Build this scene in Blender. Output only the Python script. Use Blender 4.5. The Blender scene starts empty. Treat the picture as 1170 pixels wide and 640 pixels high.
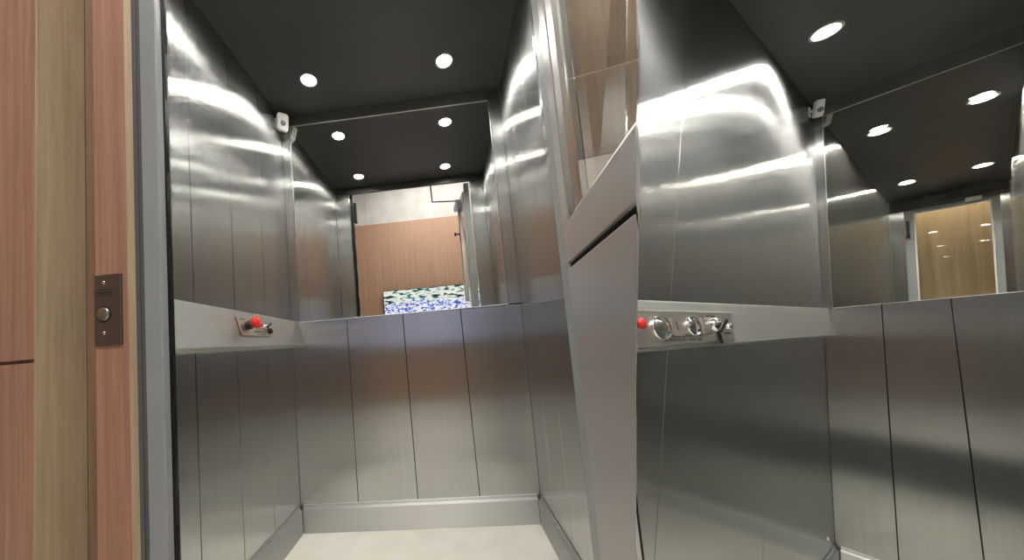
import bpy, bmesh, math, random
from mathutils import Vector, Matrix
random.seed(7)
SC = bpy.context.scene
COL = SC.collection

# ------------------------------------------------------------------ camera pose (lift A is the world frame)
F, CX, CY = 377.74, 482.65, 367.45            # focal length and principal point for a 1170x640 frame
RL = Matrix(((0.99367638, 0.07851639, -0.08026468), (-0.08547238, 0.06537862, -0.99419319), (-0.07281287, 0.99476671, 0.07167618)))
CL = Vector((0.7770673, -1.60184524, 0.84693973))
RR = Matrix(((0.50600899, 0.86249831, -0.00718128), (-0.03477718, 0.01208252, -0.99932205), (-0.86182681, 0.50591569, 0.03610912)))
CR = Vector((0.27163262, -1.69725915, 1.34122224))
S = 1.6                                       # metres per unit in the second lift
ZF = 0.58                                     # its floor, in those units
ROT = RL.transposed() @ RR
MR = Matrix.Translation(CL + S * (ROT @ (Vector((0, 0, ZF)) - CR))) @ ROT.to_4x4()
ML = Matrix.Identity(4)

def r3(x, y, z):
    return (S * x, S * y, S * (z - ZF))

# ------------------------------------------------------------------ materials
def new_mat(name):
    m = bpy.data.materials.new(name); m.use_nodes = True
    nt = m.node_tree; b = nt.nodes['Principled BSDF']
    return m, nt, b

def plain(name, col, rough=0.5, metal=0.0, spec=0.5, coat=0.0):
    m, nt, b = new_mat(name)
    b.inputs['Base Color'].default_value = (*col, 1)
    b.inputs['Roughness'].default_value = rough
    b.inputs['Metallic'].default_value = metal
    b.inputs['Specular IOR Level'].default_value = spec
    b.inputs['Coat Weight'].default_value = coat
    return m

def emit(name, col, strength, beam):
    """lamp lens: brightest straight down, weaker sideways"""
    m = bpy.data.materials.new(name); m.use_nodes = True
    nt = m.node_tree; nt.nodes.clear()
    e = nt.nodes.new('ShaderNodeEmission'); o = nt.nodes.new('ShaderNodeOutputMaterial')
    e.inputs[0].default_value = (*col, 1)
    lw = nt.nodes.new('ShaderNodeLayerWeight'); lw.inputs['Blend'].default_value = .5
    sb = nt.nodes.new('ShaderNodeMath'); sb.operation = 'SUBTRACT'; sb.inputs[0].default_value = 1; nt.links.new(lw.outputs['Facing'], sb.inputs[1])
    pw = nt.nodes.new('ShaderNodeMath'); pw.operation = 'POWER'; pw.inputs[1].default_value = beam; nt.links.new(sb.outputs[0], pw.inputs[0])
    ml = nt.nodes.new('ShaderNodeMath'); ml.operation = 'MULTIPLY'; ml.inputs[1].default_value = strength; nt.links.new(pw.outputs[0], ml.inputs[0])
    nt.links.new(ml.outputs[0], e.inputs[1]); nt.links.new(e.outputs[0], o.inputs[0])
    return m

def brushed(name, col, rough=0.33, aniso=0.9, streak=0.10, rot=0.0, haze=0.0):
    """steel brushed along v of the UV layer (vertical on walls)"""
    m, nt, b = new_mat(name)
    b.inputs['Metallic'].default_value = 1
    b.inputs['Anisotropic'].default_value = aniso; b.inputs['Anisotropic Rotation'].default_value = rot
    tg = nt.nodes.new('ShaderNodeTangent'); tg.direction_type = 'UV_MAP'; tg.uv_map = 'UVMap'
    nt.links.new(tg.outputs[0], b.inputs['Tangent'])
    uv = nt.nodes.new('ShaderNodeUVMap'); uv.uv_map = 'UVMap'
    mp = nt.nodes.new('ShaderNodeMapping')
    mp.inputs['Scale'].default_value = (110, 1.3, 1) if not rot else (1.3, 160, 1)
    nt.links.new(uv.outputs[0], mp.inputs['Vector'])
    n = nt.nodes.new('ShaderNodeTexNoise'); n.inputs['Scale'].default_value = 1.0; n.inputs['Detail'].default_value = 4
    nt.links.new(mp.outputs[0], n.inputs['Vector'])
    mp2 = nt.nodes.new('ShaderNodeMapping'); mp2.inputs['Scale'].default_value = (9, .8, 1)
    nt.links.new(uv.outputs[0], mp2.inputs['Vector'])
    n2 = nt.nodes.new('ShaderNodeTexNoise'); n2.inputs['Scale'].default_value = 1.0; n2.inputs['Detail'].default_value = 3
    nt.links.new(mp2.outputs[0], n2.inputs['Vector'])
    mr = nt.nodes.new('ShaderNodeMapRange')
    mr.inputs['From Min'].default_value = .3; mr.inputs['From Max'].default_value = .7
    mr.inputs['To Min'].default_value = rough - .006; mr.inputs['To Max'].default_value = rough + .008
    nt.links.new(n2.outputs['Fac'], mr.inputs['Value'])
    nt.links.new(mr.outputs[0], b.inputs['Roughness'])
    cr = nt.nodes.new('ShaderNodeMapRange')
    cr.inputs['From Min'].default_value = .25; cr.inputs['From Max'].default_value = .75
    cr.inputs['To Min'].default_value = 1 - streak; cr.inputs['To Max'].default_value = 1 + streak
    nt.links.new(n.outputs['Fac'], cr.inputs['Value'])
    mx = nt.nodes.new('ShaderNodeVectorMath'); mx.operation = 'SCALE'
    mx.inputs[0].default_value = col
    nt.links.new(cr.outputs[0], mx.inputs['Scale'])
    nt.links.new(mx.outputs[0], b.inputs['Base Color'])
    if haze:                                          # brushed metal: a sharp streak lobe plus a soft haze lobe
        h = nt.nodes.new('ShaderNodeBsdfPrincipled'); h.inputs['Metallic'].default_value = 1; h.inputs['Roughness'].default_value = .42; h.inputs['Anisotropic'].default_value = .9
        nt.links.new(tg.outputs[0], h.inputs['Tangent'])
        nt.links.new(mx.outputs[0], h.inputs['Base Color'])
        ms = nt.nodes.new('ShaderNodeMixShader'); ms.inputs[0].default_value = haze
        nt.links.new(b.outputs[0], ms.inputs[1]); nt.links.new(h.outputs[0], ms.inputs[2])
        nt.links.new(ms.outputs[0], nt.nodes['Material Output'].inputs[0])
    return m

def wood(name, c0, c1, scale=70, stretch=1.6, rough=0.45, swirl=0.0):
    m, nt, b = new_mat(name)
    uv = nt.nodes.new('ShaderNodeUVMap'); uv.uv_map = 'UVMap'
    mp = nt.nodes.new('ShaderNodeMapping'); mp.inputs['Scale'].default_value = (scale, stretch, 1)
    nt.links.new(uv.outputs[0], mp.inputs['Vector'])
    n = nt.nodes.new('ShaderNodeTexNoise'); n.inputs['Scale'].default_value = 1; n.inputs['Detail'].default_value = 6
    n.inputs['Roughness'].default_value = .62; n.inputs['Distortion'].default_value = swirl
    nt.links.new(mp.outputs[0], n.inputs['Vector'])
    mp2 = nt.nodes.new('ShaderNodeMapping'); mp2.inputs['Scale'].default_value = (scale * 5, stretch * 6, 1)
    nt.links.new(uv.outputs[0], mp2.inputs['Vector'])
    n2 = nt.nodes.new('ShaderNodeTexNoise'); n2.inputs['Scale'].default_value = 1; n2.inputs['Detail'].default_value = 3
    nt.links.new(mp2.outputs[0], n2.inputs['Vector'])
    ad = nt.nodes.new('ShaderNodeMath'); ad.operation = 'MULTIPLY_ADD'; ad.inputs[1].default_value = .35
    nt.links.new(n2.outputs['Fac'], ad.inputs[0]); nt.links.new(n.outputs['Fac'], ad.inputs[2])
    rp = nt.nodes.new('ShaderNodeValToRGB')
    rp.color_ramp.elements[0].position = .48; rp.color_ramp.elements[0].color = (*c0, 1)
    rp.color_ramp.elements[1].position = .86; rp.color_ramp.elements[1].color = (*c1, 1)
    nt.links.new(ad.outputs[0], rp.inputs[0])
    nt.links.new(rp.outputs[0], b.inputs['Base Color'])
    b.inputs['Roughness'].default_value = rough
    return m

def mottled(name, c0, c1, scale, rough, metal=0.0, bump=0.0):
    m, nt, b = new_mat(name)
    tc = nt.nodes.new('ShaderNodeTexCoord')
    n = nt.nodes.new('ShaderNodeTexNoise'); n.inputs['Scale'].default_value = scale; n.inputs['Detail'].default_value = 5
    nt.links.new(tc.outputs['Object'], n.inputs['Vector'])
    rp = nt.nodes.new('ShaderNodeValToRGB')
    rp.color_ramp.elements[0].position = .35; rp.color_ramp.elements[0].color = (*c0, 1)
    rp.color_ramp.elements[1].position = .65; rp.color_ramp.elements[1].color = (*c1, 1)
    nt.links.new(n.outputs['Fac'], rp.inputs[0]); nt.links.new(rp.outputs[0], b.inputs['Base Color'])
    b.inputs['Roughness'].default_value = rough; b.inputs['Metallic'].default_value = metal
    if bump:
        bp = nt.nodes.new('ShaderNodeBump'); bp.inputs['Strength'].default_value = bump; bp.inputs['Distance'].default_value = .0006
        n2 = nt.nodes.new('ShaderNodeTexNoise'); n2.inputs['Scale'].default_value = 900
        nt.links.new(tc.outputs['Object'], n2.inputs['Vector'])
        nt.links.new(n2.outputs['Fac'], bp.inputs['Height']); nt.links.new(bp.outputs[0], b.inputs['Normal'])
    return m

def glass_pane(name, tint, refl_lo, refl_hi, rough=0.0):
    """thin pane: clear with a mirror sheen that grows at grazing angles"""
    m = bpy.data.materials.new(name); m.use_nodes = True
    nt = m.node_tree; nt.nodes.clear()
    o = nt.nodes.new('ShaderNodeOutputMaterial'); mix = nt.nodes.new('ShaderNodeMixShader')
    t = nt.nodes.new('ShaderNodeBsdfTransparent'); g = nt.nodes.new('ShaderNodeBsdfGlossy')
    t.inputs[0].default_value = (*tint, 1); g.inputs['Roughness'].default_value = rough
    g.inputs['Color'].default_value = (.95, .95, .93, 1)
    lw = nt.nodes.new('ShaderNodeLayerWeight'); lw.inputs['Blend'].default_value = .5
    mr = nt.nodes.new('ShaderNodeMapRange')
    mr.inputs['To Min'].default_value = refl_lo; mr.inputs['To Max'].default_value = refl_hi
    pw = nt.nodes.new('ShaderNodeMath'); pw.operation = 'POWER'; pw.inputs[1].default_value = 3
    nt.links.new(lw.outputs['Facing'], pw.inputs[0]); nt.links.new(pw.outputs[0], mr.inputs['Value'])
    nt.links.new(mr.outputs[0], mix.inputs[0]); nt.links.new(t.outputs[0], mix.inputs[1]); nt.links.new(g.outputs[0], mix.inputs[2])
    nt.links.new(mix.outputs[0], o.inputs[0])
    return m

M = {}
M['steel'] = brushed('brushed_steel', (.56, .57, .56), rough=.22, aniso=.985, streak=.05, haze=.22)
M['steel_trim'] = brushed('steel_trim', (.55, .55, .54), rough=.30, aniso=.6, streak=.05)
M['steel_rail'] = brushed('steel_rail', (.69, .70, .68), rough=.62, aniso=.85, streak=.04, rot=.25)
M['chrome'] = plain('polished_chrome', (.8, .8, .79), .12, 1)
M['plate'] = plain('satin_plate', (.62, .59, .53), .42, 1)
M['bronze'] = plain('bronze_plate', (.19, .15, .13), .45, .8)
M['bronze_button'] = plain('bronze_button', (.36, .33, .29), .3, .9)
M['black_ceiling'] = mottled('charcoal_lacquer', (.046, .046, .045), (.054, .054, .052), 3, .36)
M['gap'] = plain('dark_gap', (.006, .006, .006), .9)
M['rubber'] = plain('black_rubber', (.008, .008, .009), .32)
M['black_metal'] = plain('black_metal', (.012, .012, .012), .4, .3)
M['grey_paint'] = mottled('grey_powder_coat', (.30, .33, .33), (.33, .36, .36), 6, .40, 0.0, .15)
M['grey_dark'] = plain('grey_frame_step', (.115, .12, .125), .45)
M['leaf_grey'] = mottled('warm_grey_leaf', (.40, .39, .38), (.44, .43, .415), 3, .36, .35, .1)
M['wood_pink'] = wood('pink_oak', (.33, .17, .115), (.50, .29, .21), 45, 1.1, .45, .6)
M['wood_beige'] = wood('beige_oak', (.40, .31, .20), (.52, .41, .285), 90, 3, .5)
M['wood_brown'] = wood('darker_brown_wood', (.20, .125, .075), (.30, .195, .12), 110, 2, .5)
M['wood_umber'] = wood('umber_oak', (.23, .16, .115), (.34, .25, .19), 60, .8, .5)
M['wood_lobby'] = wood('lobby_oak', (.40, .235, .155), (.55, .345, .235), 60, .8, .5)
M['wood_honey'] = wood('honey_oak', (.42, .30, .165), (.58, .43, .25), 40, .8, .5)
M['plaster'] = mottled('pale_plaster', (.60, .58, .56), (.72, .70, .68), 5, .8)
M['floor'] = mottled('cream_vinyl', (.76, .745, .67), (.82, .80, .73), 8, .45)
M['white_plastic'] = plain('white_plastic', (.80, .80, .78), .35)
M['lens'] = plain('grey_lens', (.16, .18, .20), .12)
M['red'] = plain('red_plastic', (.80, .03, .025), .3)
M['lamp'] = emit('lamp_white', (1.0, .97, .90), 380, .8)
M['lamp_b'] = emit('lamp_white_bright', (1.0, .97, .90), 1350, 2.1)
M['trim_white'] = plain('lamp_trim', (.45, .45, .44), .3, .6)
M['ink'] = plain('engraved_ink', (.05, .045, .04), .6)
M['pane'] = glass_pane('clear_door_glass', (.93, .93, .90), .06, .75, .0)
M['twin_room_pane'] = glass_pane('mirror_sheet', (.88, .87, .84), .015, .03, .0)  # clear pane in place of a mirror; the reflected room is built behind

def mirror_mat():
    m, nt, b = new_mat('silvered_mirror')
    b.inputs['Metallic'].default_value = 1; b.inputs['Roughness'].default_value = 0.0
    b.inputs['Base Color'].default_value = (.88, .88, .86, 1)
    return m
M['mirror'] = mirror_mat()

def screen_mat():
    m = bpy.data.materials.new('bright_picture'); m.use_nodes = True
    nt = m.node_tree; nt.nodes.clear()
    o = nt.nodes.new('ShaderNodeOutputMaterial'); e = nt.nodes.new('ShaderNodeEmission'); e.inputs[1].default_value = 1.05
    uv = nt.nodes.new('ShaderNodeUVMap'); uv.uv_map = 'UVMap'
    def noise(scx, scy, det, dist):
        mp = nt.nodes.new('ShaderNodeMapping'); mp.inputs['Scale'].default_value = (scx, scy, 1); nt.links.new(uv.outputs[0], mp.inputs[0])
        n = nt.nodes.new('ShaderNodeTexNoise'); n.inputs['Scale'].default_value = 1; n.inputs['Detail'].default_value = det; n.inputs['Distortion'].default_value = dist
        nt.links.new(mp.outputs[0], n.inputs['Vector']); return n
    def ramp(src, cols, mode='LINEAR'):
        rp = nt.nodes.new('ShaderNodeValToRGB'); rp.color_ramp.interpolation = mode; el = rp.color_ramp.elements
        el[0].position, el[0].color = cols[0][0], (*cols[0][1], 1); el[1].position, el[1].color = cols[1][0], (*cols[1][1], 1)
        for p, c in cols[2:]: el.new(p).color = (*c, 1)
        nt.links.new(src, rp.inputs[0]); return rp
    low = ramp(noise(16, 30, 3, .8).outputs['Fac'], [(.30, (.03, .04, .12)), (.40, (.06, .14, .62)), (.47, (.35, .42, .85)), (.53, (.93, .92, .95)), (.66, (.95, .93, .95)), (.72, (.80, .62, .72))])
    high = ramp(noise(7, 26, 3, .5).outputs['Fac'], [(.30, (.02, .03, .03)), (.42, (.05, .08, .07)), (.445, (.04, .50, .55)), (.48, (.85, .82, .72)), (.62, (.93, .92, .90)), (.68, (.42, .52, .14)), (.76, (.12, .20, .06))])
    sx = nt.nodes.new('ShaderNodeSeparateXYZ'); nt.links.new(uv.outputs[0], sx.inputs[0])
    wob = noise(6, 6, 2, 0); ad = nt.nodes.new('ShaderNodeMath'); ad.operation = 'MULTIPLY_ADD'; ad.inputs[1].default_value = .25
    nt.links.new(wob.outputs['Fac'], ad.inputs[0]); nt.links.new(sx.outputs['Y'], ad.inputs[2])
    mr = nt.nodes.new('ShaderNodeMapRange'); mr.inputs['From Min'].default_value = .77; mr.inputs['From Max'].default_value = .80
    nt.links.new(ad.outputs[0], mr.inputs['Value'])
    mix = nt.nodes.new('ShaderNodeMix'); mix.data_type = 'RGBA'
    nt.links.new(mr.outputs[0], mix.inputs[0]); nt.links.new(low.outputs[0], mix.inputs[6]); nt.links.new(high.outputs[0], mix.inputs[7])
    nt.links.new(mix.outputs[2], e.inputs[0]); nt.links.new(e.outputs[0], o.inputs[0])
    return m
M['screen'] = screen_mat()

# ------------------------------------------------------------------ mesh helpers
def box(bm, a, b, mi=0):
    x0, x1 = sorted((a[0], b[0])); y0, y1 = sorted((a[1], b[1])); z0, z1 = sorted((a[2], b[2]))
    vs = [bm.verts.new(p) for p in ((x0, y0, z0), (x1, y0, z0), (x1, y1, z0), (x0, y1, z0), (x0, y0, z1), (x1, y0, z1), (x1, y1, z1), (x0, y1, z1))]
    for f in ((0, 3, 2, 1), (4, 5, 6, 7), (0, 1, 5, 4), (1, 2, 6, 5), (2, 3, 7, 6), (3, 0, 4, 7)):
        bm.faces.new([vs[i] for i in f]).material_index = mi

def loft(bm, A, B, mi=0):
    """closed solid between two matching outlines of 3-D points"""
    va = [bm.verts.new(p) for p in A]; vb = [bm.verts.new(p) for p in B]
    n = len(A); fs = [bm.faces.new(va), bm.faces.new(vb[::-1])]
    for i in range(n):
        fs.append(bm.faces.new((va[(i + 1) % n], va[i], vb[i], vb[(i + 1) % n])))
    for f in fs: f.material_index = mi
    return fs

def frame_axes(n):
    n = Vector(n).normalized()
    u = n.cross(Vector((0, 0, 1)))
    if u.length < 1e-4: u = Vector((1, 0, 0))
    u.normalize(); v = n.cross(u).normalized()
    return u, v, n

def lathe(bm, c, n, prof, seg=28, mi=0, su=1.0, ua=None):
    """revolve (radius, height) profile about axis n through c; su stretches along ua"""
    u, v, n = frame_axes(n)
    if ua is not None:
        u = Vector(ua).normalized(); v = n.cross(u).normalized()
    c = Vector(c); rings = []
    for r, h in prof:
        if r < 1e-6: rings.append([bm.verts.new(c + n * h)])
        else: rings.append([bm.verts.new(c + n * h + u * (su * r * math.cos(2 * math.pi * k / seg)) + v * (r * math.sin(2 * math.pi * k / seg))) for k in range(seg)])
    for a, b in zip(rings, rings[1:]):
        for k in range(seg):
            j = (k + 1) % seg
            p = [a[k % len(a)], a[j % len(a)], b[j % len(b)], b[k % len(b)]]
            q = []
            for x in p:
                if x not in q: q.append(x)
            if len(q) > 2:
                f = bm.faces.new(q); f.material_index = mi; f.smooth = True

def tube(bm, pts, r, seg=10, mi=0):
    pts = [Vector(p) for p in pts]; rings = []
    for i, p in enumerate(pts):
        d = (pts[min(i + 1, len(pts) - 1)] - pts[max(i - 1, 0)])
        u, v, n = frame_axes(d)
        rings.append([bm.verts.new(p + u * (r * math.cos(2 * math.pi * k / seg)) + v * (r * math.sin(2 * math.pi * k / seg))) for k in range(seg)])
    for a, b in zip(rings, rings[1:]):
        for k in range(seg):
            f = bm.faces.new((a[k], a[(k + 1) % seg], b[(k + 1) % seg], b[k])); f.smooth = True; f.material_index = mi
    bm.faces.new(rings[0][::-1]).material_index = mi; bm.faces.new(rings[-1]).material_index = mi

def rounded_plate(bm, c, n, ua, w, h, t, rad=.004, seg=5, mi=0, dome=0.0):
    """rounded rectangle w (along ua) x h, thickness t along n, with softened front edge"""
    n = Vector(n).normalized(); u = Vector(ua).normalized(); v = n.cross(u).normalized(); c = Vector(c)
    def ring(ins, z):
        out = []; r = max(rad - ins, .0004)
        for cx, cy, a0 in ((w/2 - rad, h/2 - rad, 0), (-w/2 + rad, h/2 - rad, 90), (-w/2 + rad, -h/2 + rad, 180), (w/2 - rad, -h/2 + rad, 270)):
            for k in range(seg + 1):
                a = math.radians(a0 + 90 * k / seg)
                out.append(bm.verts.new(c + u * (cx + r * math.cos(a)) + v * (cy + r * math.sin(a)) + n * z))
        return out
    e = min(t * .35, .0025)
    rs = [ring(0, 0), ring(0, t - e), ring(e * .3, t - e * .3), ring(e, t)]
    if dome: rs.append(ring(rad * .9, t + dome))
    for a, b in zip(rs, rs[1:]):
        k = len(a)
        for i in range(k):
            bm.faces.new((a[i], a[(i + 1) % k], b[(i + 1) % k], b[i])).material_index = mi
    bm.faces.new(rs[0][::-1]).material_index = mi; bm.faces.new(rs[-1]).material_index = mi

def finish(name, bm, mats, parent=None, M4=None, bevel=0.0, seg=2, grain=None):
    bmesh.ops.recalc_face_normals(bm, faces=bm.faces)
    uvl = bm.loops.layers.uv.new('UVMap')
    for f in bm.faces:
        n = f.normal; h = Vector((0, 0, 1)).cross(n)
        h = h.normalized() if h.length > .3 else Vector((1, 0, 0))
        vv = n.cross(h)
        if vv.z < -.3: vv = -vv
        if grain:                                     # sheets whose brushing follows their leaning edges
            g = Vector((0, grain if f.calc_center_median().y < 0 else -grain, 1)); g = g - n * g.dot(n)
            if g.length > .5: vv = g.normalized(); h = vv.cross(n)
        for l in f.loops:
            l[uvl].uv = (l.vert.co.dot(h), l.vert.co.dot(vv))
    me = bpy.data.meshes.new(name); bm.to_mesh(me); bm.free()
    for k in (mats if isinstance(mats, (list, tuple)) else [mats]): me.materials.append(M[k])
    o = bpy.data.objects.new(name, me); COL.objects.link(o)
    if parent is not None: o.parent = parent
    elif M4 is not None: o.matrix_world = M4
    if bevel:
        b = o.modifiers.new('edge', 'BEVEL'); b.width = bevel; b.segments = seg; b.limit_method = 'ANGLE'; b.angle_limit = math.radians(40)
        b.harden_normals = False
    return o

def B(): return bmesh.new()

def root(name, loc, M4):
    o = bpy.data.objects.new(name, None); COL.objects.link(o)
    o.empty_display_size = .05
    o.matrix_world = M4 @ Matrix.Translation(Vector(loc))
    return o

def tag(o, label, cat, group=None):
    o['label'] = label; o['category'] = cat
    if group: o['group'] = group
    return o

def struct(o, label, cat):
    o['kind'] = 'structure'; o['label'] = label; o['category'] = cat
    return o

def text_mesh(bm, s, c, n, ua, size, depth=.0004, su=1.0):
    """engraved lettering as thin solid glyphs on a face"""
    cu = bpy.data.curves.new('glyphs', 'FONT'); cu.body = s; cu.size = size; cu.extrude = depth; cu.align_x = 'CENTER'; cu.align_y = 'CENTER'
    t = bpy.data.objects.new('glyphs', cu); COL.objects.link(t)
    dg = bpy.context.evaluated_depsgraph_get(); me = bpy.data.meshes.new_from_object(t.evaluated_get(dg))
    n = Vector(n).normalized(); u = Vector(ua).normalized(); v = n.cross(u).normalized()
    mm = Matrix((u, v, n)).transposed().to_4x4(); mm.translation = Vector(c)
    me.transform(mm @ Matrix.Diagonal((su, 1, 1, 1))); bm.from_mesh(me)
    bpy.data.objects.remove(t); bpy.data.curves.remove(cu); bpy.data.meshes.remove(me)

def strokes(bm, c, n, ua, width, size, seed):
    """a worn engraved line whose letters can no longer be read"""
    rnd = random.Random(seed); n = Vector(n).normalized(); u = Vector(ua).normalized(); v = n.cross(u).normalized(); c = Vector(c)
    x = -width / 2
    while x < width / 2 - size * .5:
        w = size * rnd.uniform(.35, .6); top = size * rnd.uniform(.30, .5); bot = -size * rnd.uniform(.30, .5)
        for a0, a1, b0, b1 in ((0, .28, bot, top), (.28, 1, -size * .09, size * .09), (.72, 1, bot * rnd.random(), top)):
            q = [(x + w * a0, b0), (x + w * a1, b0), (x + w * a1, b1), (x + w * a0, b1)]
            loft(bm, [c + u * p + v * r for p, r in q], [c + u * p + v * r + n * .0004 for p, r in q])
        x += w + size * (.22 if rnd.random() > .15 else .6)

# ------------------------------------------------------------------ shared builders
def panel_wall(bm, axis, const, face, seams, z0, z1, t=.010, gap=.0030, back=.004, ztop=None):
    """sheet-steel panels along one wall. axis 'x': wall at x=const running in y; 'y': wall at y=const running in x.
    seams: list of (pos at z0, pos at z1). face: +1/-1 side the room is on."""
    zt = ztop or (lambda p: z1)
    def P(p, d, z):
        return (const - face * d, p, z) if axis == 'x' else (p, const - face * d, z)
    for (a0, a1), (b0, b1) in zip(seams, seams[1:]):
        sg = 1 if b0 > a0 else -1
        g = sg * gap / 2
        q = [(a0 + g, z0), (b0 - g, z0), (b1 - g, zt(b1)), (a1 + g, zt(a1))]
        loft(bm, [P(p, 0, z) for p, z in q], [P(p, t, z) for p, z in q], 0)
    lo = [seams[0][0], seams[0][1]]; hi = [seams[-1][0], seams[-1][1]]
    q = [(lo[0], z0), (hi[0], z0), (hi[1], zt(hi[1])), (lo[1], zt(lo[1]))]
    loft(bm, [P(p, t * .6, z) for p, z in q], [P(p, t + back, z) for p, z in q], 1)

def downlight(M4, loc, label, group, r=.047, lamp='lamp'):
    t = tag(root('downlight', loc, M4), label, 'ceiling light', group)
    bm = B(); lathe(bm, (0, 0, 0), (0, 0, -1), [(r, -.002), (r, .003), (r * .94, .005), (r * .80, .004), (r * .76, -.001), (r * .76, -.003)], 36)
    finish('trim_ring', bm, 'trim_white', t)
    bm = B(); lathe(bm, (0, 0, 0), (0, 0, -1), [(0, .004), (r * .45, .0035), (r * .76, .001), (r * .76, -.002), (0, -.002)], 36)
    finish('lamp_lens', bm, lamp, t)
    return t

def motion_sensor(M4, c, wallx, n, label, k=1.0, kw=1.0):
    """small white detector on a wall bracket, turned into the room along n"""
    t = tag(root('motion_detector', c, M4), label, 'sensor')
    n = Vector(n).normalized(); u = n.cross(Vector((0, 0, 1))).normalized()
    bm = B(); rounded_plate(bm, -n * .012 * k, n, u, .054 * k * kw, .082 * k, .026 * k, .013 * k * kw, 6, 0, .003 * k)
    o = finish('housing', bm, 'white_plastic', t)
    bm = B(); v = n.cross(u); lathe(bm, n * .016 * k + v * .008 * k, n, [(.012 * k, -.004), (.012 * k, .001), (.0095 * k, .003 * k), (.006 * k, .0042 * k), (0, .0048 * k)], 24)
    finish('lens', bm, 'lens', t)
    bm = B()
    w = Vector((wallx - c[0], 0, 0))
    sy = 1 if n.y > 0 else -1
    rounded_plate(bm, w + Vector((.0005, -.004 * sy * k, 0)), (1, 0, 0), (0, 1, 0), .030 * k, .050 * k, .004, .006 * k, 4)
    tube(bm, [w + Vector((.003, -.004 * sy * k, 0)), w * .55 - n * .004, -n * .012 * k], .007 * k, 10)
    finish('bracket', bm, 'white_plastic', t, bevel=0)
    return t

def screw(bm, c, n, r=.004, h=.0022):
    lathe(bm, c, n, [(r, -.001), (r, h * .4), (r * .7, h * .9), (0, h)], 12)

def rail(M4, p0, p1, label, y0, y1):
    """sloped hand-rail box on the left wall; p = (top x, top z, bottom x, bottom z) at its two ends"""
    t = tag(root('handrail_console', (0, y0, p0[3]), M4), label, 'handrail')
    off = Vector((0, y0, p0[3]))
    def prof(p, y):
        tx, tz, bx, bz = p; k = bx / .071
        pts = [(.0005, tz + .006 * k), (tx * .8, tz + .004 * k), (tx, tz), (bx, bz), (bx - .004 * k, bz - .008 * k), (bx - .016 * k, bz - .013 * k), (.0005, bz - .013 * k)]
        return [Vector((x, y, z)) - off for x, z in pts]
    bm = B(); loft(bm, prof(p0, y0), prof(p1, y1))
    finish('rail_body', bm, 'steel_rail', t, bevel=.0016)
    for f in (.12, .42, .72, .95):
        bm = B()
        q = [a + (b - a) * f for a, b in zip(p0, p1)]; y = y0 + (y1 - y0) * f
        screw(bm, Vector((q[2] - .030 * q[2] / .071, y, q[3] - .013 * q[2] / .071)) - off, (0, 0, -1), .004)
        finish('screw', bm, 'chrome', t)
    return t, off

# ================================================================== LIFT A (seen through its open door)
W, H, D = 1.137, 2.1, .850
bm = B(); box(bm, (0, -.868, -.03), (W, 0, 0)); struct(finish('floor', bm, 'floor', M4=ML), 'cream vinyl floor of the lift with its door open', 'floor')
bm = B(); box(bm, (-.014, -.868, H), (W + .014, .014, H + .03)); 
struct(finish('ceiling', bm, 'black_ceiling', M4=ML), 'charcoal ceiling of the open lift with round lamps', 'ceiling')

bm = B()
panel_wall(bm, 'x', 0, 1, [(-.002, -.002), (-.235, -.228), (-.437, -.437), (-.637, -.637), (-.835, -.835)], 0, H)
struct(finish('wall_left', bm, ['steel', 'gap'], M4=ML, bevel=.0009), 'brushed steel wall above and below the handrail with the red stop button', 'wall')
bm = B()
panel_wall(bm, 'x', W, -1, [(-.002, -.002), (-.20, -.20), (-.40, -.40), (-.60, -.60), (-.835, -.835)], 0, H)
struct(finish('wall_right', bm, ['steel', 'gap'], M4=ML, bevel=.0009), 'brushed steel wall beside the hinge side of the open lift door', 'wall')
# back wall: steel stiles and head around the mirror, four tall panels below it
bm = B()
MX0, MX1, MZ0, MZ1 = .050, 1.075, 1.012, 2.038
panel_wall(bm, 'y', 0, -1, [(0, 0), (.285, .285), (.572, .566), (.863, .848), (W, W)], 0, MZ0 - .003, ztop=lambda p: MZ0 - .003 + (.5 - p) * .008)
for a, b in (((.0008, 0, MZ0), (MX0 - .002, .012, H)), ((MX1 + .003, 0, MZ0), (W - .0008, .012, H)), ((MX0, 0, MZ1 + .002), (MX1 + .001, .012, H))): box(bm, a, b, 0)
box(bm, (0, .010, MZ0 - .01), (W, .016, H), 1)
struct(finish('wall_back', bm, ['steel', 'gap'], M4=ML, bevel=.0009), 'back wall with four tall steel panels below the mirror, over the cream floor', 'wall')

# mirror
t = tag(root('mirror', (MX0, 0, MZ0), ML), 'large mirror reflecting a wood wall and a bright screen', 'mirror')
mw, mh = MX1 - MX0, MZ1 - MZ0
bm = B(); box(bm, (0, -.001, 0), (mw, .006, mh)); finish('mirror_sheet', bm, 'mirror', t)
bm = B()
for a, b in (((-.002, -.004, mh), (mw + .002, .008, mh + .004)), ((-.004, -.004, -.002), (-.0002, .008, mh + .004)), ((mw + .0002, -.004, -.002), (mw + .004, .008, mh + .004)), ((-.004, -.004, -.005), (mw + .004, .008, -.0002))):
    box(bm, a, b)
finish('frame', bm, 'steel_trim', t, bevel=.001)

# front returns and head of the opening
bm = B()
box(bm, (0, -.855, 0), (.108, -.836, 2.052), 0); box(bm, (1.040, -.855, 0), (W, -.836, 2.052), 0)
box(bm, (0, -.855, 2.054), (W, -.836, H - .0005), 1)
struct(finish('wall_front', bm, ['steel', 'black_ceiling'], M4=ML, bevel=.0015), 'steel return strip framing the lift opening behind the grey door frame', 'wall')

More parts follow.
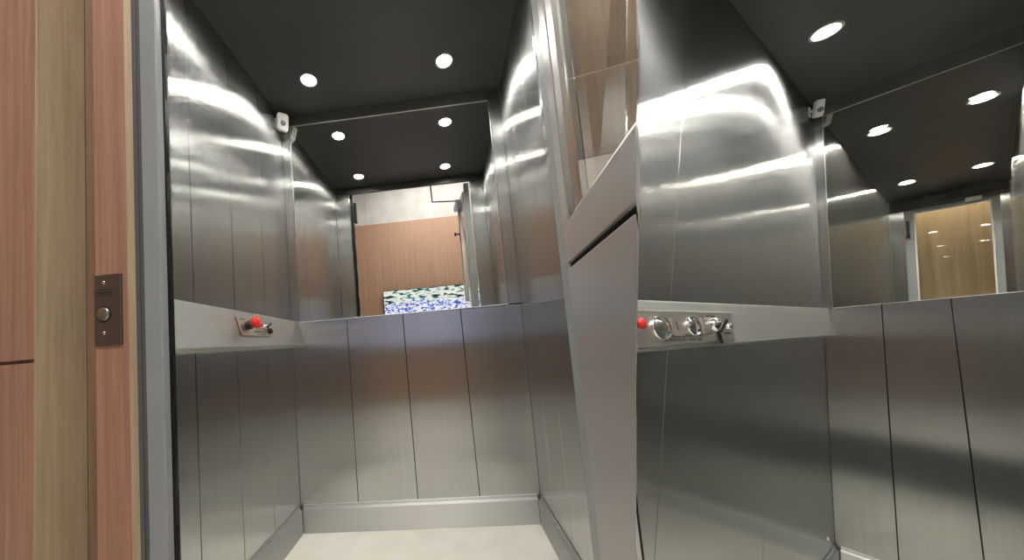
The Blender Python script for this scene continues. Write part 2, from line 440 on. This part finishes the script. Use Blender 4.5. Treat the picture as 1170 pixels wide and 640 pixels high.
# skirting with a sloped lip and screws
def skirting(M4, p0, p1, inward, label, name, h=.112, d=.016, screws=(), z=0):
    p0, p1, n = Vector((*p0, z)), Vector((*p1, z)), Vector((*inward, 0))
    o = root(name, p0, M4); struct(o, label, 'skirting')
    e = p1 - p0
    pr = [(.0008, .0005), (d, .0005), (d, h - .004), (d - .003, h), (.006, h + .004), (.006, h + .016), (.0008, h + .018)]
    A = [n * a + Vector((0, 0, b)) for a, b in pr]
    bm = B(); loft(bm, A, [p + e for p in A]); finish('skirting_board', bm, 'steel_rail', o, bevel=.0012)
    for s in screws:
        bm = B(); screw(bm, e.normalized() * s + n * .006 + Vector((0, 0, h + .010)), n, .004, .003); finish('screw', bm, 'chrome', o)
    return o
skirting(ML, (.016, 0), (W - .016, 0), (0, -1), 'steel skirting below the four tall back panels', 'baseboard_back', screws=(.02, .36, .44, 1.08))
skirting(ML, (0, -.02), (0, -.835), (1, 0), 'steel skirting along the wall under the handrail with the red stop button', 'baseboard_left', screws=(.03, .27, .5, .7))
skirting(ML, (W, -.02), (W, -.835), (-1, 0), 'steel skirting along the wall on the hinge side of the open lift door', 'baseboard_right', screws=(.14, .21, .225, .25))

# handrail console, control plate
P0, P1 = (.035, 1.013, .073, .899), (.035, 1.028, .071, .889)
t, off = rail(ML, P1, P0, 'sloped steel handrail box holding the red stop button', -.834, -.001)
sl = Vector((.036, 0, -.127)).normalized(); nn = Vector((.127, 0, .036)).normalized(); ya = Vector((0, 1, 0))
def onL(y, w, h=0.0):
    f = (y + .834) / .833; q = [a + (b - a) * f for a, b in zip(P1, P0)]
    w0 = -.006 + .013 * f; w1 = .139 - .015 * f; k = (w - w0) / (w1 - w0)
    top = Vector((q[0], y, q[1])); bot = Vector((q[2], y, q[3]))
    return top + (bot - top) * k + nn * h - off
def plate_quad(bm, f, c, h):
    A = [f(y, w, .0002) for y, w in c]; Bq = [f(y, w, h) for y, w in c]; loft(bm, A, Bq)
bm = B(); plate_quad(bm, onL, [(-.500, .0205), (-.306, .0200), (-.310, .0928), (-.496, .0930)], .0035)
pl = finish('control_plate', bm, 'plate', t, bevel=.0008); pl['label'] = 'pale satin control plate'
bm = B(); lathe(bm, onL(-.452, .055, .0035), nn, [(.016, -.001), (.016, .018), (.013, .020), (.013, .024)], 28); finish('stop_button_collar', bm, 'rubber', pl)
bm = B(); lathe(bm, onL(-.452, .055, .0255), nn, [(.013, -.004), (.0145, .004), (.021, .009), (.0225, .017), (.021, .0215), (.014, .0235), (0, .024)], 32)
o = finish('stop_button', bm, 'red', pl); o['label'] = 'red mushroom stop button'
for y in (-.392, -.362):
    bm = B(); lathe(bm, onL(y, .050, .0035), nn, [(.0115, -.001), (.0115, .003), (.0095, .0045), (.0085, .002), (.004, .004), (0, .0045)], 26); finish('push_button', bm, 'chrome', pl)
bm = B(); lathe(bm, onL(-.330, .052, .0035), nn, [(.011, -.001), (.011, .006), (.009, .009), (0, .009)], 24)
kb = finish('key_switch', bm, 'chrome', pl)
bm = B(); c = onL(-.330, .052, .012)
loft(bm, [c + ya * a + sl * b for a, b in ((-.012, .004), (.030, -.016), (.034, -.010), (-.008, .010))], [c + ya * a + sl * b + nn * .005 for a, b in ((-.012, .004), (.030, -.016), (.034, -.010), (-.008, .010))])
finish('key', bm, 'black_metal', pl, bevel=.001)
bm = B(); lathe(bm, onL(-.312, .070, .0045), nn, [(.012, -.001), (.012, .007), (.009, .010), (0, .010)], 20); finish('key_fob', bm, 'rubber', pl)
for y in (-.486, -.318):
    for w in (.030, .084):
        bm = B(); screw(bm, onL(y, w, .0035), nn, .003); finish('screw', bm, 'chrome', pl)
for wd, y, w, sz in ((.085, -.375, .076, .009), (.060, -.372, .086, .006), (.036, -.470, .030, .007)):
    bm = B(); strokes(bm, onL(y, w, .0034), nn, ya, wd, sz, y); finish('lettering', bm, 'ink', pl)

# detector in the ceiling corner
motion_sensor(ML, (.034, -.052, 2.030), 0.0, (.62, -.78, -.25), 'white motion sensor in the top corner of the open lift', 1.0)

# lamps
for (x, y, lab) in ((.243, -.206, 'round ceiling lamp in the open lift, near the white motion sensor'), (.865, -.206, 'round ceiling lamp in the open lift, near the hinge-side steel wall'),
                    (.234, -.677, 'round lamp at the door end of the open lift, lower left in its mirror'), (.860, -.677, 'round lamp at the door end of the open lift, lower right in its mirror')):
    downlight(ML, (x, y, H), lab, 'ceiling lamps of the open lift', .041)

# ------------------------------------------------------------------ landing: door frame, leaf, cladding
d1 = root('door_1', (.99, -1.0, 0), ML); struct(d1, 'open grey lift door with a tall glass pane, hinged beside the steel wall', 'door')
o1 = Vector((.99, -1.0, 0))
def V1(x, y, z): return Vector((x, y, z)) - o1
bm = B()
box(bm, V1(.083, -.892, 0), V1(.126, -.872, 2.10)); box(bm, V1(1.001, -1.018, 0), V1(1.040, -.962, 2.10)); box(bm, V1(1.046, -.961, 0), V1(1.069, -.872, 2.10)); box(bm, V1(.061, -.892, 2.10), V1(1.070, -.872, 2.17))
fr = finish('door_frame', bm, 'grey_paint', d1, bevel=.003, seg=3); fr['label'] = 'grey door frame'
bm = B()
box(bm, V1(.060, -.888, 0), V1(.0825, -.874, 2.099)); box(bm, V1(.0615, -.891, 0), V1(.0720, -.887, 2.099))
finish('frame_step', bm, 'grey_dark', fr, bevel=.001)
bm = B(); box(bm, V1(.108, -.8715, .01), V1(.128, -.858, 2.05))
for k in range(9): tube(bm, [V1(.128, -.8655, .18 + .19 * k), V1(.129, -.8655, .30 + .19 * k)], .003, 8)
finish('rubber_seal', bm, 'rubber', fr, bevel=.002)
bm = B(); box(bm, V1(.127, -.900, 1.84), V1(.148, -.872, 2.00)); box(bm, V1(.131, -.905, 1.88), V1(.144, -.899, 1.96)); finish('lock_strike', bm, 'black_metal', fr, bevel=.003)
# the leaf, opened towards the landing
hx, hy = .990, -1.025
td = Vector((-.104, -.995, 0)).normalized(); ln = Vector((-.995, .104, 0)).normalized()   # ln faces the opening
T = .034
def LF(s, z, d=0.0):                      # s from the hinge edge, d depth behind the visible face
    return Vector((hx, hy, 0)) + td * s - ln * d + Vector((0, 0, z)) - o1
SEAM = lambda z: max(.150, min(.313, .3085 + (z - 1.119) * .277))
def mit(s, z, d): return s - (.004 + d * (1.95 + max(0, 1.119 - z) * 1.35) if s > .11 and abs(s - SEAM(z)) < .002 else 0)
def LM(s, z, d): return LF(mit(s, z, d), z, d)
def slab(bm, pts, d0=0.0, d1=T): loft(bm, [LM(s, z, d0) for s, z in pts], [LM(s, z, d1) for s, z in pts])
bm = B()
slab(bm, [(0, .03), (SEAM(.03), .03), (SEAM(.55), .55), (SEAM(.956), .956), (0, .956)])
lf = finish('door_leaf', bm, 'leaf_grey', d1, bevel=.0025, seg=3); lf['label'] = 'warm grey door leaf'
bm = B()
slab(bm, [(0, .9655), (SEAM(.9655), .9655), (SEAM(1.030), 1.030), (0, 1.030)])
slab(bm, [(0, 1.0302), (.038, 1.0302), (.038, 2.06), (0, 2.06)])
slab(bm, [(.038, 2.0), (SEAM(2), 2.0), (SEAM(2), 2.06), (.038, 2.06)])
slab(bm, [(.250, 1.20), (SEAM(2), 1.20), (SEAM(2), 2.0), (.250, 2.0)])
finish('glazing_rails', bm, 'leaf_grey', lf, bevel=.0025, seg=3)
bm = B()
loft(bm, [LF(.038, 1.0302, .002), LM(SEAM(1.0302), 1.0302, .002), LM(SEAM(1.042), 1.0420, .009), LF(.050, 1.0420, .009)], [LF(.038, 1.0302, .020), LM(SEAM(1.0302), 1.0302, .020), LM(SEAM(1.042), 1.0420, .020), LF(.050, 1.0420, .020)])
loft(bm, [LF(.0382, 1.0302, .002), LF(.050, 1.0420, .009), LF(.050, 1.99, .009), LF(.0382, 2.0, .002)], [LF(.0382, 1.0302, .020), LF(.050, 1.0420, .020), LF(.050, 1.99, .020), LF(.0382, 2.0, .020)])
finish('glazing_bead', bm, 'steel_trim', lf, bevel=.0008)
bm = B(); slab(bm, [(.044, 1.036), (SEAM(1.036), 1.036), (SEAM(1.119), 1.119), (SEAM(1.119), 1.99), (.044, 1.99)], .013, .019); finish('glass_pane', bm, 'pane', lf)
bm = B(); slab(bm, [(.0, .956), (SEAM(.956), .956), (SEAM(.9655), .9655), (0, .9655)], .006, .020); finish('panel_joint', bm, 'gap', lf)
bm = B(); a = LF(.21, 2.035, -.022); rounded_plate(bm, LF(.21, 2.035, -.0005), ln, td, .17, .045, .034, .006, 4); finish('closer_body', bm, 'steel_trim', lf)
bm = B(); tube(bm, [LF(.21, 2.058, -.016), LF(.21, 2.078, -.016), V1(.741, -1.20, 2.080), V1(.741, -.90, 2.088)], .006, 8); finish('closer_arm', bm, 'black_metal', lf)
bm = B()
for sg, dd in ((-1, -.0005), (1, T + .0005)):
    nrm = ln * (-sg)
    lathe(bm, LF(.262, 1.80, dd), nrm, [(.016, 0), (.016, .006), (.007, .010), (.007, .034), (.016, .038), (.018, .046), (.012, .052), (0, .053)], 18)
    rounded_plate(bm, LF(.262, 1.79, dd), nrm, (0, 0, 1), .13, .030, .004, .010, 4)
finish('door_knob', bm, 'black_metal', lf)

# landing cladding
FY = -.890
bm = B()
box(bm, (-.70, -.982, 0), (-.0695, -.962, .8755), 0); box(bm, (-.70, -.982, .8825), (-.0695, -.962, 2.6), 0); box(bm, (-.70, -.972, .0), (-.0705, -.955, 2.6), 1)
struct(finish('wall_landing_outer', bm, ['wood_pink', 'wood_brown'], M4=ML, bevel=.0012), 'pinkish oak wall boarding with a level joint, farthest out from the lift', 'wall')
bm = B(); box(bm, (-.069, -.984, 0), (-.0665, -.889, 2.6)); box(bm, (-.0695, -.986, 0), (-.0655, -.982, 2.6))
struct(finish('trim_1', bm, 'wood_beige', M4=ML, bevel=.0006), 'beige oak return board beside the pinkish boarding', 'trim')
bm = B(); box(bm, (-.0662, FY + .002, 0), (-.0375, FY + .016, 2.6)); struct(finish('trim_2', bm, 'wood_brown', M4=ML, bevel=.0008), 'narrow darker brown strip between the beige board and the call plate', 'trim')  # darker brown than the boards on either side
bm = B(); box(bm, (-.0372, FY - .004, 0), (.0450, FY + .016, 2.6)); struct(finish('trim_3', bm, 'wood_pink', M4=ML, bevel=.0008), 'pinkish oak post carrying the bronze call plate', 'trim')
bm = B(); loft(bm, [(.0453, FY - .004, 0), (.0595, FY + .002, 0), (.0595, FY + .016, 0), (.0453, FY + .016, 0)], [(.0453, FY - .004, 2.6), (.0595, FY + .002, 2.6), (.0595, FY + .016, 2.6), (.0453, FY + .016, 2.6)])
struct(finish('trim_4', bm, 'wood_beige', M4=ML, bevel=.0006), 'thin beige oak edge strip against the grey door frame', 'trim')
bm = B(); box(bm, (.061, -.892, 2.172), (1.069, -.876, 2.6)); struct(finish('wall_landing_head', bm, 'wood_pink', M4=ML, bevel=.001), 'oak boarding above the grey door frame', 'wall')
# cladding behind the open leaf, running to the second lift
bm = B()
def cut(zw):                                  # where the second lift's steel begins, at world height zw
    lo, hi = 0.0, 3.5
    f = lambda m: MR @ Vector(r3(.002, -1.150 - .057 * (1.42 - m) - .006, m))
    for _ in range(40):
        m = (lo + hi) / 2
        if f(m).z < zw: lo = m
        else: hi = m
    p = f(lo); return p.x, p.y
lofts = ((0, .64, cut(.0), cut(.64)), (.641, .985, (1.160, -.815), (1.168, -.806)), (.986, 2.5, cut(.986), cut(2.5)))
for z0, z1, a, b in lofts:
    loft(bm, [(1.071, -.960, z0), (a[0], a[1], z0), (a[0] - .02, a[1] - .002, z0), (1.071, -.940, z0)], [(1.071, -.960, z1), (b[0], b[1], z1), (b[0] - .02, b[1] - .002, z1), (1.071, -.940, z1)])
struct(finish('wall_landing_side', bm, 'wood_umber', M4=ML, bevel=.001), 'brown oak wall seen dimly through the glass of the open door', 'wall')

# call plate
cp = tag(root('call_plate', (-.037, FY - .004, .904), ML), 'bronze call button plate screwed to the pinkish oak post', 'button plate')
n1 = Vector((0, -1, 0)); u1 = Vector((1, 0, 0))
bm = B(); rounded_plate(bm, (.035, -.0003, .084), n1, u1, .068, .166, .0045, .002, 3); finish('plate', bm, 'bronze', cp)
bm = B(); lathe(bm, (.026, -.0048, .074), n1, [(.0185, -.0005), (.0185, .0006), (.0165, .0006), (.0165, -.0005)], 32); finish('button_rim', bm, 'gap', cp)
bm = B(); lathe(bm, (.026, -.0048, .074), n1, [(.0162, -.0005), (.0162, .002), (.013, .0042), (.007, .0055), (0, .006)], 32); o = finish('call_button', bm, 'bronze_button', cp)
for z in (.148, .030):
    bm = B(); screw(bm, (.026, -.0048, z), n1, .0045); finish('screw', bm, 'chrome', cp)
bm = B()
pts = []
for k in range(33):
    a = 2 * math.pi * k / 32; x = .0165 * math.copysign(abs(math.cos(a)) ** .6, math.cos(a)) * 1.35; z = .0058 * math.copysign(abs(math.sin(a)) ** .7, math.sin(a))
    pts.append((.026 + x, -.005, .126 + z))
tube(bm, pts, .0008, 6)
for k in range(8):                       # tiny illegible engraved strokes inside the oval
    x = .0105 + k * .0044
    tube(bm, [(x, -.005, .1235), (x + .0016, -.005, .1285 - .001 * (k % 2)), (x + .003, -.005, .1238)], .0012, 5)
box(bm, (.008, -.0052, .1165), (.045, -.0048, .1175))
finish('engraved_emblem', bm, 'ink', cp)

# ------------------------------------------------------------------ lobby behind the camera (seen in lift A's mirror)
bm = B(); box(bm, (-1.6, -3.34, -.03), (3.2, -.869, -.002)); struct(finish('floor_lobby', bm, 'floor', M4=ML), 'pale lobby floor outside the lift door', 'floor')
LY = -3.3
bm = B(); box(bm, (-1.6, LY - .04, 0), (2.4, LY, 2.755)); struct(finish('wall_lobby', bm, 'wood_lobby', M4=ML), 'plain oak lobby wall seen in the mirror above the screen', 'wall')
bm = B(); box(bm, (-1.6, LY - .06, 2.758), (-.335, LY - .012, 3.7)); box(bm, (-.331, LY - .06, 2.758), (2.4, LY - .012, 3.7)); struct(finish('wall_lobby_upper', bm, 'plaster', M4=ML), 'pale plaster band above the oak lobby wall in the mirror', 'wall')
tv = tag(root('tv', (-.134, LY + .004, .85), ML), 'bright wall television on the oak lobby wall, reflected in the mirror', 'television')
bm = B(); box(bm, (0, 0, 0), (1.50, .045, .85)); finish('tv_case', bm, 'black_metal', tv, bevel=.004)
bm = B(); box(bm, (.008, .0452, .010), (1.492, .0475, .840)); o = finish('screen', bm, 'screen', tv)

# ================================================================== LIFT B (seen from inside)
YS, YE = -1.215, 1.713  # the half behind the pane is built as the mirror's reflection
WB = .356
def rb(bm, a, b, mi=0): box(bm, r3(*a), r3(*b), mi)
def rs(seams): return [(S * a, S * b) for a, b in seams]
bm = B(); rb(bm, (0, -1.16, .56), (WB, YE + .02, .58)); struct(finish('floor', bm, 'floor', M4=MR), 'floor of the lift with the key switch panel', 'floor')
bm = B(); rb(bm, (-.01, -1.36, 2.1), (WB + .01, YE + .02, 2.12)); struct(finish('ceiling', bm, 'black_ceiling', M4=MR), 'charcoal ceiling of the lift with the key switch panel', 'ceiling')
bm = B()
zb, zt = 0, S * (2.1 - ZF)
panel_wall(bm, 'x', 0, 1, rs([(YE, YE), (1.30, 1.30), (.88, .88), (.45, .45), (-.001, -.001), (-.70, -.425), (-1.205, -.905), (-1.255, -1.215)]), zb, zt, t=.012)
struct(finish('wall_left', bm, ['steel', 'gap'], M4=MR, bevel=.0009, grain=.186), 'brushed steel wall with curved lamp streaks over the key switch panel', 'wall')
bm = B()
panel_wall(bm, 'x', S * WB, -1, rs([(YE, YE), (1.2, 1.2), (.6, .6), (0.001, 0.001), (-.6, -.6), (-1.15, -1.15)]), zb, zt, t=.012)
struct(finish('wall_right', bm, ['steel', 'gap'], M4=MR, bevel=.0009), 'steel wall at the far edge of the mirror that shows the glazed door', 'wall')
NX0, NX1, NZ1 = .0215, .345, 2.053
nzb = lambda x: 1.4135 + .070 * x
bm = B()
panel_wall(bm, 'y', 0, -1, rs([(.0, .0), (.1195, .115), (.2535, .226), (WB, WB)]), zb, S * (1.42 - ZF), t=.012, ztop=lambda p: S * (nzb(p / S) - .0015 - ZF))
for x0, x1, z0, z1 in ((.0005, NX0 - .001, 1.416, 2.0999), (NX1 + .001, WB - .0005, 1.44, 2.0999), (NX0 - .0008, NX1 + .0008, NZ1 + .0015, 2.0999)): rb(bm, (x0, 0, z0), (x1, .008, z1))
struct(finish('wall_back', bm, ['steel', 'gap'], M4=MR, bevel=.0009), 'steel panels below the mirror that shows the glazed door', 'wall')
t = tag(root('mirror', r3(NX0, 0, 1.42), MR), 'clear pane in a mirror frame, the reflected glazed door and ceiling lamps built behind it', 'mirror')
om = Vector(r3(NX0, 0, 1.42))
def rm(x, y, z): return Vector(r3(x, y, z)) - om
bm = B(); q = [(NX0, nzb(NX0)), (NX1, nzb(NX1)), (NX1, NZ1), (NX0, NZ1)]
loft(bm, [rm(x, .001, z) for x, z in q], [rm(x, .003, z) for x, z in q]); finish('mirror_sheet', bm, 'twin_room_pane', t)  # see-through sheet; the copied half-lift behind it stands as the reflection
bm = B(); k = .0022
for a in ([(NX0 - k, NZ1), (NX1 + k, NZ1), (NX1 + k, NZ1 + k), (NX0 - k, NZ1 + k)], [(NX0 - k, nzb(NX0) - k), (NX0 - .0001, nzb(NX0) - k), (NX0 - .0001, NZ1), (NX0 - k, NZ1)],
          [(NX1 + .0001, nzb(NX1) - k), (NX1 + k, nzb(NX1) - k), (NX1 + k, NZ1), (NX1 + .0001, NZ1)], [(NX0 - k, nzb(NX0) - k), (NX1 + k, nzb(NX1) - k), (NX1 + k, nzb(NX1) - .0001), (NX0 - k, nzb(NX0) - .0001)]):
    loft(bm, [rm(x, -.002, z) for x, z in a], [rm(x, .004, z) for x, z in a])
finish('frame', bm, 'steel_trim', t, bevel=.0008)

skirting(MR, (.02, 0), (S * WB, 0), (0, -1), 'steel skirting in the bottom corner of the lift with the key switch panel', 'baseboard_back', h=.098, screws=(.02, .4), z=0)
skirting(MR, (0, -.02), (0, -1.8), (1, 0), 'steel skirting under the handrail with the key switch', 'baseboard_left', h=.098, screws=(.05, .5), z=0)

def sc4(a): return (S * a[0], S * (a[1] - ZF), S * a[2], S * (a[3] - ZF))
Q0, Q1 = sc4((.013, 1.3865, .027, 1.3165)), sc4((.013, 1.4135, .0265, 1.327))
t, off = rail(MR, Q0, Q1, 'steel handrail box carrying round push buttons and a key switch', S * (YS + .002), -.001)
dR = Vector((.014, 0, -.0717)); slR = dR.normalized(); nR = Vector((.0717, 0, .014)).normalized()
yR0, yR1 = S * (YS + .002), 0
def onR(y, w, h=0.0):
    f = (S * y - yR0) / (yR1 - yR0); q = [a + (b - a) * f for a, b in zip(Q0, Q1)]
    w0 = .0045 - .032 * f; w1 = .0772 - .0122 * f; k = (w - w0) / (w1 - w0)
    top = Vector((q[0], S * y, q[1])); bot = Vector((q[2], S * y, q[3]))
    d = bot - top; n = Vector((-d.z, 0, d.x)).normalized()
    return top + d * k + n * h - off
bm = B(); plate_quad(bm, onR, [(YS + .004, .0195), (-.843, .0125), (-.862, .0672), (YS + .004, .0760)], .005)
pl = finish('control_plate', bm, 'plate', t, bevel=.0012); pl['label'] = 'pale satin control plate'
yv = Vector((0, 1, 0))
for y, w, lab in ((-1.138, .0462, 'large'), (-1.030, .0432, 'small')):
    r = .030 if lab == 'large' else .0265
    bm = B(); c = onR(y, w, .005)
    lathe(bm, c, nR, [(r, -.001), (r, .005), (r * .95, .0068), (r * .86, .005), (r * .82, .001), (r * .80, .0005)], 40, su=1.45, ua=yv)
    rim = finish('button_rim', bm, 'chrome', pl)
    bm = B(); lathe(bm, c, nR, [(r * .80, -.0005), (r * .78, .0022), (r * .5, .0045), (0, .0055)], 36, su=1.45, ua=yv)
    finish('push_button', bm, 'chrome', pl)
    bm = B(); rounded_plate(bm, onR(y + .052, w - .0015, .0051), nR, yv, .050, .045, .0016, .003, 3); finish('number_tag', bm, 'plate', pl)
bm = B(); text_mesh(bm, '1', onR(-1.0865, .0435, .0072), nR, yv, .034, su=1.6); finish('lettering', bm, 'ink', pl)
for wd, y, w, sz in ((.25, -1.075, .0590, .012), (.21, -1.070, .0655, .009), (.060, -.945, .0235, .007), (.055, -.890, .0555, .006)):
    bm = B(); strokes(bm, onR(y, w, .0051), nR, yv, wd, sz, y); finish('lettering', bm, 'ink', pl)
bm = B(); lathe(bm, onR(-.945, .040, .005), nR, [(.021, -.001), (.021, .010), (.018, .014), (.012, .020), (0, .020)], 26, su=1.3, ua=yv); finish('key_switch', bm, 'chrome', pl)
bm = B(); c = onR(-.962, .042, .0255)
q = [(-.020, .016), (.052, -.020), (.060, -.010), (-.010, .024)]
loft(bm, [c + yv * a + slR * b for a, b in q], [c + yv * a + slR * b + nR * .006 for a, b in q]); finish('key', bm, 'black_metal', pl, bevel=.0015)
bm = B(); lathe(bm, onR(-.893, .043, .005), nR, [(.010, -.001), (.010, .012), (.007, .016), (0, .017)], 20, su=1.3, ua=yv)
finish('key_peg', bm, 'chrome', pl)
bm = B(); c = onR(-.935, .046, .008); tube(bm, [c, c + slR * .028, c + slR * .045], .0035, 8); finish('key_blade', bm, 'black_metal', pl)
bm = B(); c = onR(-1.206, .042, .005); lathe(bm, c, nR, [(.009, -.001), (.009, .008), (.0125, .011), (.0135, .016), (.010, .0195), (0, .020)], 30, su=1.0, ua=yv)
o = finish('stop_button', bm, 'red', pl); o['label'] = 'red stop button'

motion_sensor(MR, r3(.021, -.050, 2.063), 0.0, (.55, -.80, -.30), 'white motion sensor beside the mirror that shows the glazed door', 1.0, .62)
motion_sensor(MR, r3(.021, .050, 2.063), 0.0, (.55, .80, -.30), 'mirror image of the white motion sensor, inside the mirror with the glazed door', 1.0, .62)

gl = 'ceiling lamps of the key switch lift'
downlight(MR, r3(.0925, -.398, 2.1), 'round ceiling lamp nearest the wall with the curved streaks, before the mirror', gl, .047, 'lamp_b')
downlight(MR, r3(.291, -.398, 2.1), 'round ceiling lamp on the far side of the key switch lift, outside its mirror', gl, .047, 'lamp_b')
downlight(MR, r3(.0925, -1.28, 2.1), 'round ceiling lamp straight over the push buttons of the key switch lift', gl, .047, 'lamp_b')
for x, y, lab in ((.0915, .440, 'copied round lamp built as a reflection behind the clear pane, upper left of its four'), (.2935, .432, 'copied round lamp built as a reflection behind the clear pane, upper right of its four'),
                  (.0915, 1.308, 'copied round lamp built as a reflection behind the clear pane, lower left of its four'), (.2895, 1.300, 'copied round lamp built as a reflection behind the clear pane, lower right of its four')):
    downlight(MR, r3(x, y, 2.1), lab, gl, .047, 'lamp_b')  # lamp copies built to stand for the mirror's reflections

# mirror-image door end of lift B, built behind the clear pane as its reflection
bm = B()
rb(bm, (0.0005, YE, .58), (.049, YE + .012, 2.034)); rb(bm, (.333, YE, .58), (WB, YE + .012, 2.052)); rb(bm, (0.0005, YE - .006, 2.058), (WB, YE + .012, 2.0995), 1); rb(bm, (.0, YE, 2.035), (WB, YE + .011, 2.058), 1)
struct(finish('wall_front', bm, ['steel', 'black_ceiling'], M4=MR, bevel=.0012), 'steel strips beside the glazed door built as its mirror image', 'wall')
d2 = root('door_2', r3(.19, YE, .58), MR); struct(d2, 'glazed grey door built as the mirror image, oak wall behind it', 'door')
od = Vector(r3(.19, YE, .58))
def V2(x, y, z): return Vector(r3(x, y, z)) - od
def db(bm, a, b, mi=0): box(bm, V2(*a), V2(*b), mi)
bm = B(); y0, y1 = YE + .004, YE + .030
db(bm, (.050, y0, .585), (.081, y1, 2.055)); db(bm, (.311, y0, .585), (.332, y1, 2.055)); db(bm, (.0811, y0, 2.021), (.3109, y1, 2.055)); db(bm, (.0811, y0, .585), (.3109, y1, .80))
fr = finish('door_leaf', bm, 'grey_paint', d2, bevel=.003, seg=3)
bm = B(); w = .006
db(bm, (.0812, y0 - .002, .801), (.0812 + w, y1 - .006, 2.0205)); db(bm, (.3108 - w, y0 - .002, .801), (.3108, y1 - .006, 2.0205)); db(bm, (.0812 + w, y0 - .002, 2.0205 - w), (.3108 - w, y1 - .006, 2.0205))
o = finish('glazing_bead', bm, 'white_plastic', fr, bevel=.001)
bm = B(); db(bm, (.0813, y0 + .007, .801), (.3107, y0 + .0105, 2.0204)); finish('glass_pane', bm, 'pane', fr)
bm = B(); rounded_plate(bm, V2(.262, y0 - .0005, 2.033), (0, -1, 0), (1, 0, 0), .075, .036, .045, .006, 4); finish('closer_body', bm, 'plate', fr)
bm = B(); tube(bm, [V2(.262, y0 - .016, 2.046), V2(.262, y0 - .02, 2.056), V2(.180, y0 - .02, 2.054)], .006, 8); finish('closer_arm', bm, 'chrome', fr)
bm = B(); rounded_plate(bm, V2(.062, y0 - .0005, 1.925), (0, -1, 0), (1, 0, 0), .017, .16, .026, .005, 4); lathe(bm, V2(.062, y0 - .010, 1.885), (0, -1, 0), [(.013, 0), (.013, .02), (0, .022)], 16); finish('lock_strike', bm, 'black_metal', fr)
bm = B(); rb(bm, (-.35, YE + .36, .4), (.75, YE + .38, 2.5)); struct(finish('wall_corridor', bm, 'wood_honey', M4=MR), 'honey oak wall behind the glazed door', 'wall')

# ================================================================== lobby lamps, added fill light, world, camera
def area(name, loc, size, power, rot=(0, 0, 0), M4=ML, col=(1, .96, .90), sy=None):
    l = bpy.data.lights.new(name, 'AREA'); l.energy = power; l.size = size; l.color = col
    if sy: l.shape = 'RECTANGLE'; l.size_y = sy
    o = bpy.data.objects.new(name, l); COL.objects.link(o); o.matrix_world = M4 @ Matrix.Translation(Vector(loc)) @ Matrix.Rotation(rot[0], 4, 'X') @ Matrix.Rotation(rot[1], 4, 'Y')
    return o
area('lobby_lamp', (.9, -2.3, 3.6), 1.4, 60, sy=.9)
area('lobby_lamp', (.2, -2.0, 3.2), .6, 10)
area('corridor_fill', r3(.18, YE + .20, 2.45), .35, 22, M4=MR)  # unseen fill added to brighten the oak behind the glazed door

w = bpy.data.worlds.new('world'); SC.world = w; w.use_nodes = True
w.node_tree.nodes['Background'].inputs[0].default_value = (.50, .48, .45, 1); w.node_tree.nodes['Background'].inputs[1].default_value = .12

cam = bpy.data.cameras.new('camera'); co = bpy.data.objects.new('camera', cam); COL.objects.link(co)
cam.sensor_width = 36; cam.lens = F / 1170 * 36; cam.shift_x = (585 - CX) / 1170; cam.shift_y = (CY - 320) / 1170
cam.clip_start = .01; cam.clip_end = 60
mm = Matrix((RL[0], -RL[1], -RL[2])).transposed().to_4x4(); mm.translation = CL
co.matrix_world = mm
SC.camera = co

SC.view_settings.view_transform = 'Standard'; SC.view_settings.look = 'None'; SC.view_settings.gamma = 1; SC.view_settings.use_curve_mapping = False
SC.view_settings.exposure = 0.0
cy = SC.cycles
cy.max_bounces = 14; cy.glossy_bounces = 10; cy.transparent_max_bounces = 16; cy.diffuse_bounces = 4
cy.use_denoising = True; cy.sample_clamp_indirect = 30
